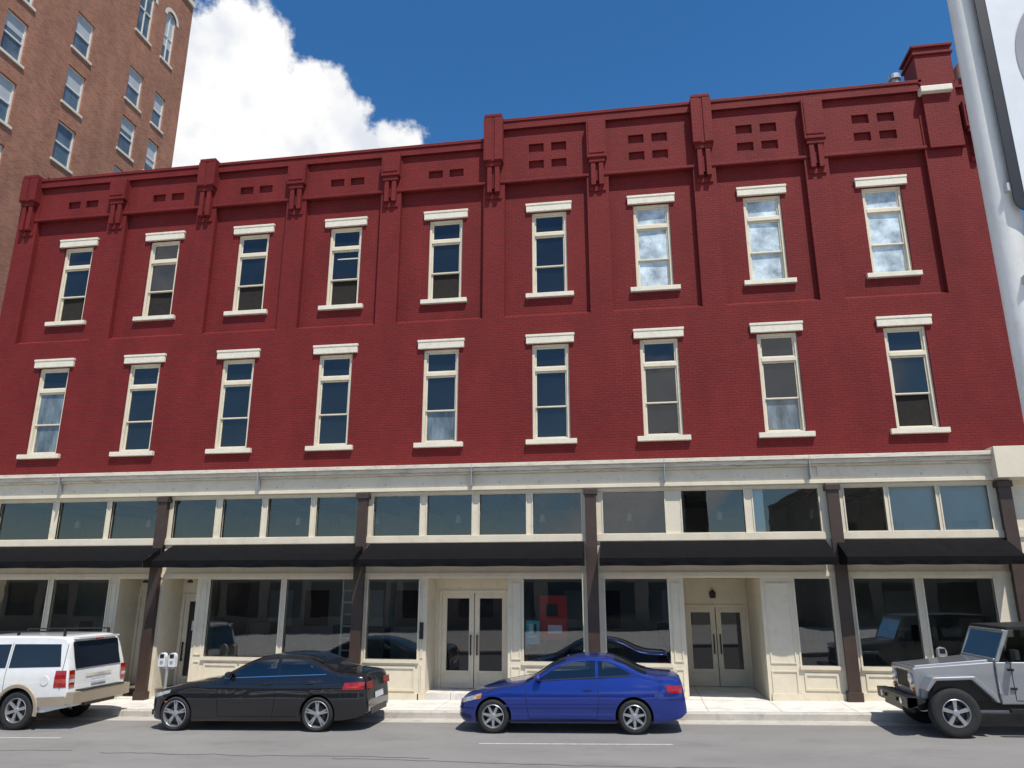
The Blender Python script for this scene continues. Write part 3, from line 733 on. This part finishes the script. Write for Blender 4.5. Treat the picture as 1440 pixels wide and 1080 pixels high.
c.done((.74,3.50),.19,.215,7,0,BLUE)

# --- black sedan
L=4.85
SIDEB=[(.1,.90),(.24,.955),(.42,.985),(.60,1.0),(.78,.985),(.84,.99),(.93,.95),(1.02,.905),(1.25,.82),(1.47,.71),(1.6,.66)]
c=Car('sedan_car',(-10.28,yc),L,.88,[(0,.50),(.04,.68),(.16,.78),(.5,.88),(1.0,.97),(1.48,1.035),(1.8,1.18),(2.25,1.38),(2.6,1.465),(3.0,1.49),(3.4,1.46),(3.75,1.35),(4.2,1.17),(4.5,1.13),(4.72,1.10),(4.79,1.0),(4.82,.8),(4.85,.55)],
  [(0,.28),(.12,.21),(.5,.19),(4.2,.21),(4.7,.28),(4.85,.36)],PLc(L),SIDEB,rc=.13,wheels=(.68,3.82),wr=.335,arch=.045,paint=BLACK,
  glass=[[(1.82,1.055),(2.84,1.08),(2.84,1.39),(2.57,1.375),(2.32,1.32)],[(2.95,1.08),(3.82,1.12),(3.74,1.20),(3.35,1.365),(2.95,1.39)]])
c.sp([(1.78,1.045),(2.86,1.07)],[(2.30,1.33),(2.55,1.385),(2.86,1.40)],0,.007,mb=c.g)
c.sp([(2.93,1.07),(3.88,1.115)],[(2.93,1.40),(3.35,1.375),(3.78,1.20)],0,.007,mb=c.g)
c.sp([(1.72,1.02),(3.95,1.085)],[(1.74,1.035),(3.97,1.10)],2,.009,n=14,m=1)
c.tp(1.56,2.42,.93,.84,1); c.tp(3.58,4.24,.84,.90,1)
c.line([(1.62,1.0),(1.60,.70),(1.66,.29)]); c.line([(2.89,1.06),(2.90,.60),(2.84,.29)]); c.line([(1.66,.29),(3.36,.29)]); c.line([(3.84,1.08),(3.72,.86),(3.46,.66)])
c.line([(.3,.80),(.7,.88),(1.58,1.01)]); c.line([(1.2,.85),(2.8,.865),(4.3,.90)],.012,0,.004,n=20)
c.sp([(.06,.62),(.52,.74)],[(.07,.71),(.55,.81)],3,.006); c.sp([(4.34,.80),(4.77,.80)],[(4.38,.93),(4.77,.94)],4,.006)
c.ep(-.74,-.34,.80,.94,4); c.ep(.34,.74,.80,.94,4); c.ep(-.26,.26,.58,.70,6); c.ebox(-.5,.5,.30,.42,.01,1,True)
c.ebox(-.32,-.04,.54,.68,.012,2,False); c.ebox(.04,.32,.54,.68,.012,2,False); c.ebox(-.6,.6,.28,.38,.01,1,False)
c.mirror(1.84,1.06); c.handle(2.60,.90,7); c.handle(3.56,.915,7)
c.sp([(.42,.56),(.50,.56)],[(.42,.58),(.50,.58)],5,.008,n=2)
c.done((.68,3.82),.20,.255,5,1,BLACK)

# --- white SUV
L=5.35
SIDES=[(.1,.93),(.3,.965),(.55,.985),(.8,1.0),(1.0,1.0),(1.15,.985),(1.25,.965),(1.6,.90),(1.95,.83),(2.1,.80)]
PLs=[(0,.72),(.06,.84),(.2,.93),(.5,.985),(1.0,1.0),(L-.6,1.0),(L-.25,.985),(L-.08,.955),(L,.91)]
xf=-12.05-L
c=Car('suv_car',(xf,yc),L,.98,[(0,.70),(.04,1.0),(.2,1.12),(.6,1.18),(1.35,1.24),(1.55,1.31),(1.9,1.60),(2.2,1.82),(2.5,1.92),(3.2,1.95),(4.7,1.93),(5.0,1.90),(5.10,1.82),(5.20,1.45),(5.27,1.18),(5.30,.8),(5.35,.60)],
  [(0,.42),(.15,.34),(.6,.33),(4.7,.35),(5.1,.42),(5.35,.46)],PLs,SIDES,rc=.11,wheels=(1.05,4.13),wr=.395,arch=.07,paint=WHITE,nexp=4)
c.sp([(1.95,1.24),(2.75,1.25)],[(2.32,1.70),(2.75,1.74)],1,.007,mb=c.g)
c.sp([(2.83,1.25),(3.72,1.26)],[(2.83,1.74),(3.72,1.75)],1,.007,mb=c.g)
c.sp([(3.80,1.26),(5.06,1.28)],[(3.80,1.75),(4.95,1.74)],1,.007,mb=c.g)
c.tp(1.60,2.30,.93,.88,1)
c.ep(-.74,.74,1.22,1.78,1,True,.014,mb=c.g)
for pr in ([(2.79,1.78),(2.79,.50)],[(3.76,1.78),(3.76,.62),(3.56,.50)],[(1.85,1.2),(1.80,.5)]): c.line(pr)
c.sp([(1.50,.46),(3.62,.46)],[(1.50,.64),(3.62,.64)],8,.012,n=16,m=2); c.sp([(4.60,.47),(5.30,.50)],[(4.62,.66),(5.26,.68)],8,.012,n=8,m=2); c.sp([(.0,.5),(.58,.48)],[(.04,.66),(.58,.64)],8,.012,n=8,m=2)
for wx in (1.05,4.13):
    for sd in (-1,1):
        P=[]
        for k in range(21):
            a=rad(-12+204*k/20); 
            P.append([(wx+r_*math.cos(a),sd*(c.W(wx,.8)+o_),.395+r_*math.sin(a)) for r_,o_ in ((.462,-.02),(.468,.03),(.53,.03),(.545,.0))])
        c.t.grid(P,8)
c.t.box(1.55,3.58,-1.07,-.85,.34,.41,8); c.t.box(1.55,3.58,.85,1.07,.34,.41,8)
c.t.box(5.20,5.46,-.93,.93,.52,.76,8); c.t.box(5.22,5.47,-.70,.70,.765,.79,1); c.t.box(5.24,5.40,-.5,.5,.44,.52,1)
c.sp([(4.98,.86),(5.26,.86)],[(4.98,1.20),(5.22,1.20)],4,.010,n=5)
c.ep(-.93,-.76,.86,1.20,4); c.ep(.76,.93,.86,1.20,4)
c.ep(-.93,-.78,.95,1.02,3,True,.016); c.ep(.78,.93,.95,1.02,3,True,.016)
c.ep(-.24,.24,.86,1.0,6,True,.02); c.ep(-.42,.42,1.03,1.08,2,True,.016)
for sd in (-1,1):
    a,b=sorted((sd*.70,sd*.74)); c.t.box(2.7,4.9,a,b,1.99,2.02,1)
    for xx in (2.7,3.7,4.86): c.t.box(xx,xx+.05,a,b,1.90,1.99,1)
c.line([(5.12,.80),(5.12,1.75)],.012)
c.t.box(5.0,5.22,-.68,.68,1.83,1.87,7)
c.t.box(5.205,5.225,-.12,.12,1.80,1.83,4)
c.mirror(2.05,1.27); c.handle(2.55,1.08); c.handle(3.5,1.08)
c.sp([(.02,.86),(.35,.86)],[(.06,1.04),(.36,1.04)],3,.008)
c.ebox(-.5,.5,.75,1.0,.02,2,False)
c.t.lathe([(0,0),(0,.10),(.02,.10),(.025,0)],(4.75,-c.W(4.75,1.0)-.012,1.0),'y',20,7)
c.done((1.05,4.13),.25,.25,6,2,WHITE)

# --- silver off-roader
J=empty('off_road_car',(4.90,yc-.02,gz(4.90)),(0,-math.atan(SL),0))
mb=MB(); bk=MB(); gj=MB()
def hexa(x0,x1,a0,a1,z00,z01,z10,z11,mi=0,m=mb):
    i=len(m.v)
    m.v+=[(x0,-a0,z00),(x1,-a1,z10),(x1,a1,z10),(x0,a0,z00),(x0,-a0,z01),(x1,-a1,z11),(x1,a1,z11),(x0,a0,z01)]
    for q in ((0,3,2,1),(4,5,6,7),(0,1,5,4),(1,2,6,5),(2,3,7,6),(3,0,4,7)): m.f.append(tuple(i+k for k in q)); m.m.append(mi)
hexa(.30,1.62,.58,.72,.62,1.16,.62,1.27)
hexa(.24,.33,.60,.60,.62,1.15,.62,1.17)
mb.box(1.62,3.95,-.78,.78,.55,1.27)
mb.box(3.95,4.02,-.76,.76,.58,1.25)
hexa(.34,1.60,.40,.55,1.10,1.185,1.10,1.30)
FX=-.12
for k in range(7):
    y=-.27+.09*k; bk.box(.228,.25,y-.028,y+.028,.78,1.08,0)
for sd in (-1,1):
    bk.lathe([(0,.0),(0,.095),(.03,.105),(.05,.10)],(.215,sd*.44,.96),'x',24,1)
    bk.lathe([(0,.0),(0,.045),(.03,.05)],(.205,sd*.50,.76),'x',16,3)
    a,b=sorted((sd*.60,sd*.93))
    fl=[(.42,.80),(.58,1.03),(1.30,1.05),(1.62,.72),(1.66,.60),(1.60,.60),(1.52,.70),(1.24,.985),(.64,.965),(.48,.78)]
    mb.prism([(p+FX,q) for p,q in fl],a,b,0)
    fr_=[(2.72,.62),(2.80,.80),(3.02,1.02),(3.66,1.02),(3.92,.80),(3.96,.66),(3.90,.66),(3.84,.78),(3.62,.96),(3.06,.96),(2.87,.78),(2.79,.62)]
    a,b=sorted((sd*.74,sd*.93)); mb.prism(fr_,a,b,0)
    a,b=sorted((sd*.60,sd*.795)); bk.prism([(2.80,.5),(2.92,.80),(3.08,.955),(3.60,.955),(3.82,.78),(3.9,.5)],a,b,0)
    a,b=sorted((sd*.35,sd*.78)); bk.prism([(.42,.62),(.54,.955),(1.12,.975),(1.50,.62)],a,b,0)
    bk.lathe([(0,0),(0,.035),(.04,.03)],(.50,sd*.90,1.0),'x',12,3)
    a,b=sorted((sd*.80,sd*.90)); bk.box(1.70,2.75,a,b,.42,.49,0)
    y=sd*.782
    for (p,q,r,s_) in ((1.86,1.872,.62,1.27),(2.72,2.732,.62,1.27),(1.872,2.72,.61,.622)):
        a,b=sorted((y,sd*.785)); bk.box(p,q,a,b,r,s_,0)
    a,b=sorted((sd*.78,sd*.815)); bk.box(2.50,2.64,a,b,1.10,1.14,0)
    for z in (.80,1.12): bk.box(1.80,1.90,a,b,z,z+.04,0)
    a,b=sorted((sd*.86,sd*1.06)); bk.box(1.86,1.93,a,b,1.33,1.50,0); a,b=sorted((sd*.78,sd*.9)); bk.box(1.88,1.91,a,b,1.30,1.35,0)
    a,b=sorted((sd*.70,sd*.76))
    mb.prism([(1.62,1.27),(1.70,1.27),(1.96,1.83),(1.88,1.83)],a,b,0)
    bk.prism([(2.70,1.27),(2.80,1.27),(2.80,1.83),(2.70,1.83)],a,b,0)
    gj.face([(1.72,sd*.735,1.27),(2.70,sd*.735,1.27),(2.70,sd*.715,1.82),(1.97,sd*.715,1.82)]); gj.face([(2.80,sd*.735,1.27),(3.9,sd*.735,1.27),(3.82,sd*.715,1.80),(2.80,sd*.715,1.82)])
    a,b=sorted((sd*.14,sd*.58)); bk.prism([(2.35,1.2),(2.5,1.2),(2.6,1.62),(2.5,1.62)],a,b,0)
mb.box(1.62,1.72,-.70,.70,1.27,1.33); mb.box(1.86,1.96,-.70,.70,1.77,1.83)
gj.face([(1.66,-.70,1.33),(1.66,.70,1.33),(1.88,.70,1.78),(1.88,-.70,1.78)])
bk.prism([(1.90,1.83),(3.98,1.80),(3.99,1.86),(3.0,1.90),(1.92,1.88)],-.76,.76,0)
bk.prism([(3.84,1.27),(3.96,1.27),(3.94,1.83),(3.84,1.83)],-.76,.76,0)
bk.box(-.02,.16,-.86,.86,.50,.68,0); bk.prism([(0.0,.42),(.2,.36),(.3,.50),(0.0,.50)],-.5,.5,0); bk.box(3.98,4.14,-.80,.80,.50,.66,0)
for sd in (-1,1):
    bk.lathe([(0,0),(0,.055),(.02,.06)],(-.035,sd*.55,.59),'x',16,1)
    a,b=sorted((sd*.60,sd*.86)); bk.prism([(-.02,.52),(.0,.48),(.30,.60),(.30,.66),(.0,.68)],a,b,0)
    a,b=sorted((sd*.30,sd*.36)); bk.box(-.05,.3,a,b,.56,.62,0)
bk.box(.2,4.0,-.5,.5,.42,.60,0); bk.lathe([(-.75,.05),(.75,.05)],(.76,0,.42),'y',12,0); bk.lathe([(-.75,.05),(.75,.05)],(3.35,0,.42),'y',12,0)
mb.obj('body_panels',[SILV],J,bevel=.022,seg=3)
bk.obj('black_trim',[BLACKP,HEAD,CHR,AMB,RIMD],J,bevel=.006)
gj.obj('windows',[CGL],J,recalc=False)
for wx in (.78,3.35):
    for sd in (-1,1): wheel(J,wx,sd*.78,.42,.25,.235,5,sd,2,RIM)
w=wheel(J,4.22,0,.40,.24,.22,5,1,2); w.rotation_euler=(0,0,rad(-90)); w.location=(4.24,0,1.0)

# ---------------------------------------------------------------- light and sky
EL,AZ=62,33
sd=Vector((math.sin(rad(AZ))*math.cos(rad(EL)),-math.cos(rad(AZ))*math.cos(rad(EL)),math.sin(rad(EL))))
ld=bpy.data.lights.new('sun','SUN'); ld.energy=5.0; ld.angle=rad(.5); ld.color=(1,.95,.87)
lo=bpy.data.objects.new('sun',ld); COL.objects.link(lo); lo.rotation_euler=(-sd).to_track_quat('-Z','Y').to_euler(); lo.location=(20,-30,40)
w=bpy.data.worlds.new('World'); SC.world=w; w.use_nodes=True; nt=w.node_tree; nt.nodes.clear()
out=N(nt,'ShaderNodeOutputWorld'); bg=N(nt,'ShaderNodeBackground'); bg.inputs[1].default_value=.14
sky=N(nt,'ShaderNodeTexSky'); sky.sky_type='NISHITA'; sky.sun_disc=False; sky.sun_elevation=rad(EL); sky.sun_rotation=math.atan2(sd.x,sd.y)
sky.air_density=1.0; sky.dust_density=.3; sky.ozone_density=3.
hs=N(nt,'ShaderNodeHueSaturation'); hs.inputs['Saturation'].default_value=1.3
nt.links.new(sky.outputs[0],hs.inputs['Color']); nt.links.new(hs.outputs[0],bg.inputs[0])
tc=N(nt,'ShaderNodeTexCoord'); V=tc.outputs['Generated']
def math2(op,a,b):
    m=N(nt,'ShaderNodeMath',operation=op)
    for i,q in enumerate((a,b)):
        if isinstance(q,(int,float)): m.inputs[i].default_value=q
        elif q is not None: nt.links.new(q,m.inputs[i])
    return m.outputs[0]
n1=N(nt,'ShaderNodeTexNoise'); n1.inputs['Scale'].default_value=9; n1.inputs['Detail'].default_value=10; n1.inputs['Roughness'].default_value=.62; nt.links.new(V,n1.inputs['Vector'])
f=None
for cdir,r in (((-.457,.688,.563),.108),((-.374,.745,.553),.086),((-.292,.806,.516),.062),((-.54,.68,.50),.165),((-.42,.78,.47),.13)):
    v=Vector(cdir).normalized(); dn=N(nt,'ShaderNodeVectorMath',operation='DISTANCE'); nt.links.new(V,dn.inputs[0]); dn.inputs[1].default_value=v
    q=math2('SUBTRACT',r,dn.outputs['Value'])
    f=q if f is None else math2('MAXIMUM',f,q)
nn=math2('MULTIPLY',math2('SUBTRACT',n1.outputs['Fac'],.5),.16)
f=math2('ADD',f,nn)
mr=N(nt,'ShaderNodeMapRange'); mr.interpolation_type='SMOOTHSTEP'; mr.inputs[1].default_value=-.006; mr.inputs[2].default_value=.014; nt.links.new(f,mr.inputs[0])
sp=N(nt,'ShaderNodeSeparateXYZ'); nt.links.new(V,sp.inputs[0])
n2=N(nt,'ShaderNodeTexNoise'); n2.inputs['Scale'].default_value=3.2; n2.inputs['Detail'].default_value=9; n2.inputs['Roughness'].default_value=.55; nt.links.new(V,n2.inputs['Vector'])
m3=N(nt,'ShaderNodeMapRange'); m3.interpolation_type='SMOOTHSTEP'; m3.inputs[1].default_value=.54; m3.inputs[2].default_value=.63; nt.links.new(n2.outputs['Fac'],m3.inputs[0])
m4=N(nt,'ShaderNodeMapRange'); m4.interpolation_type='SMOOTHSTEP'; m4.inputs[1].default_value=.05; m4.inputs[2].default_value=-.15; nt.links.new(sp.outputs[1],m4.inputs[0])
far=math2('MULTIPLY',m3.outputs[0],m4.outputs[0])
mask=math2('MAXIMUM',mr.outputs[0],far)
n5=N(nt,'ShaderNodeTexNoise'); n5.inputs['Scale'].default_value=14; n5.inputs['Detail'].default_value=6; nt.links.new(V,n5.inputs['Vector'])
cr=N(nt,'ShaderNodeValToRGB'); cr.color_ramp.elements[0].position=.32; cr.color_ramp.elements[0].color=(.76,.80,.87,1); cr.color_ramp.elements[1].position=.52; cr.color_ramp.elements[1].color=(1,1,1,1); nt.links.new(n5.outputs['Fac'],cr.inputs[0])
bc=N(nt,'ShaderNodeBackground'); bc.inputs[1].default_value=1.0; nt.links.new(cr.outputs[0],bc.inputs[0])
mx=N(nt,'ShaderNodeMixShader'); nt.links.new(mask,mx.inputs[0]); nt.links.new(bg.outputs[0],mx.inputs[1]); nt.links.new(bc.outputs[0],mx.inputs[2]); nt.links.new(mx.outputs[0],out.inputs[0])

# ---------------------------------------------------------------- camera
cd=bpy.data.cameras.new('camera'); cd.sensor_width=36; cd.lens=1041/1440*36; cd.clip_end=3000; cd.clip_start=.05
co=bpy.data.objects.new('camera',cd); COL.objects.link(co); co.location=(0,-19,2.62); co.rotation_euler=(rad(90+15.3),0,rad(8.9)); SC.camera=co
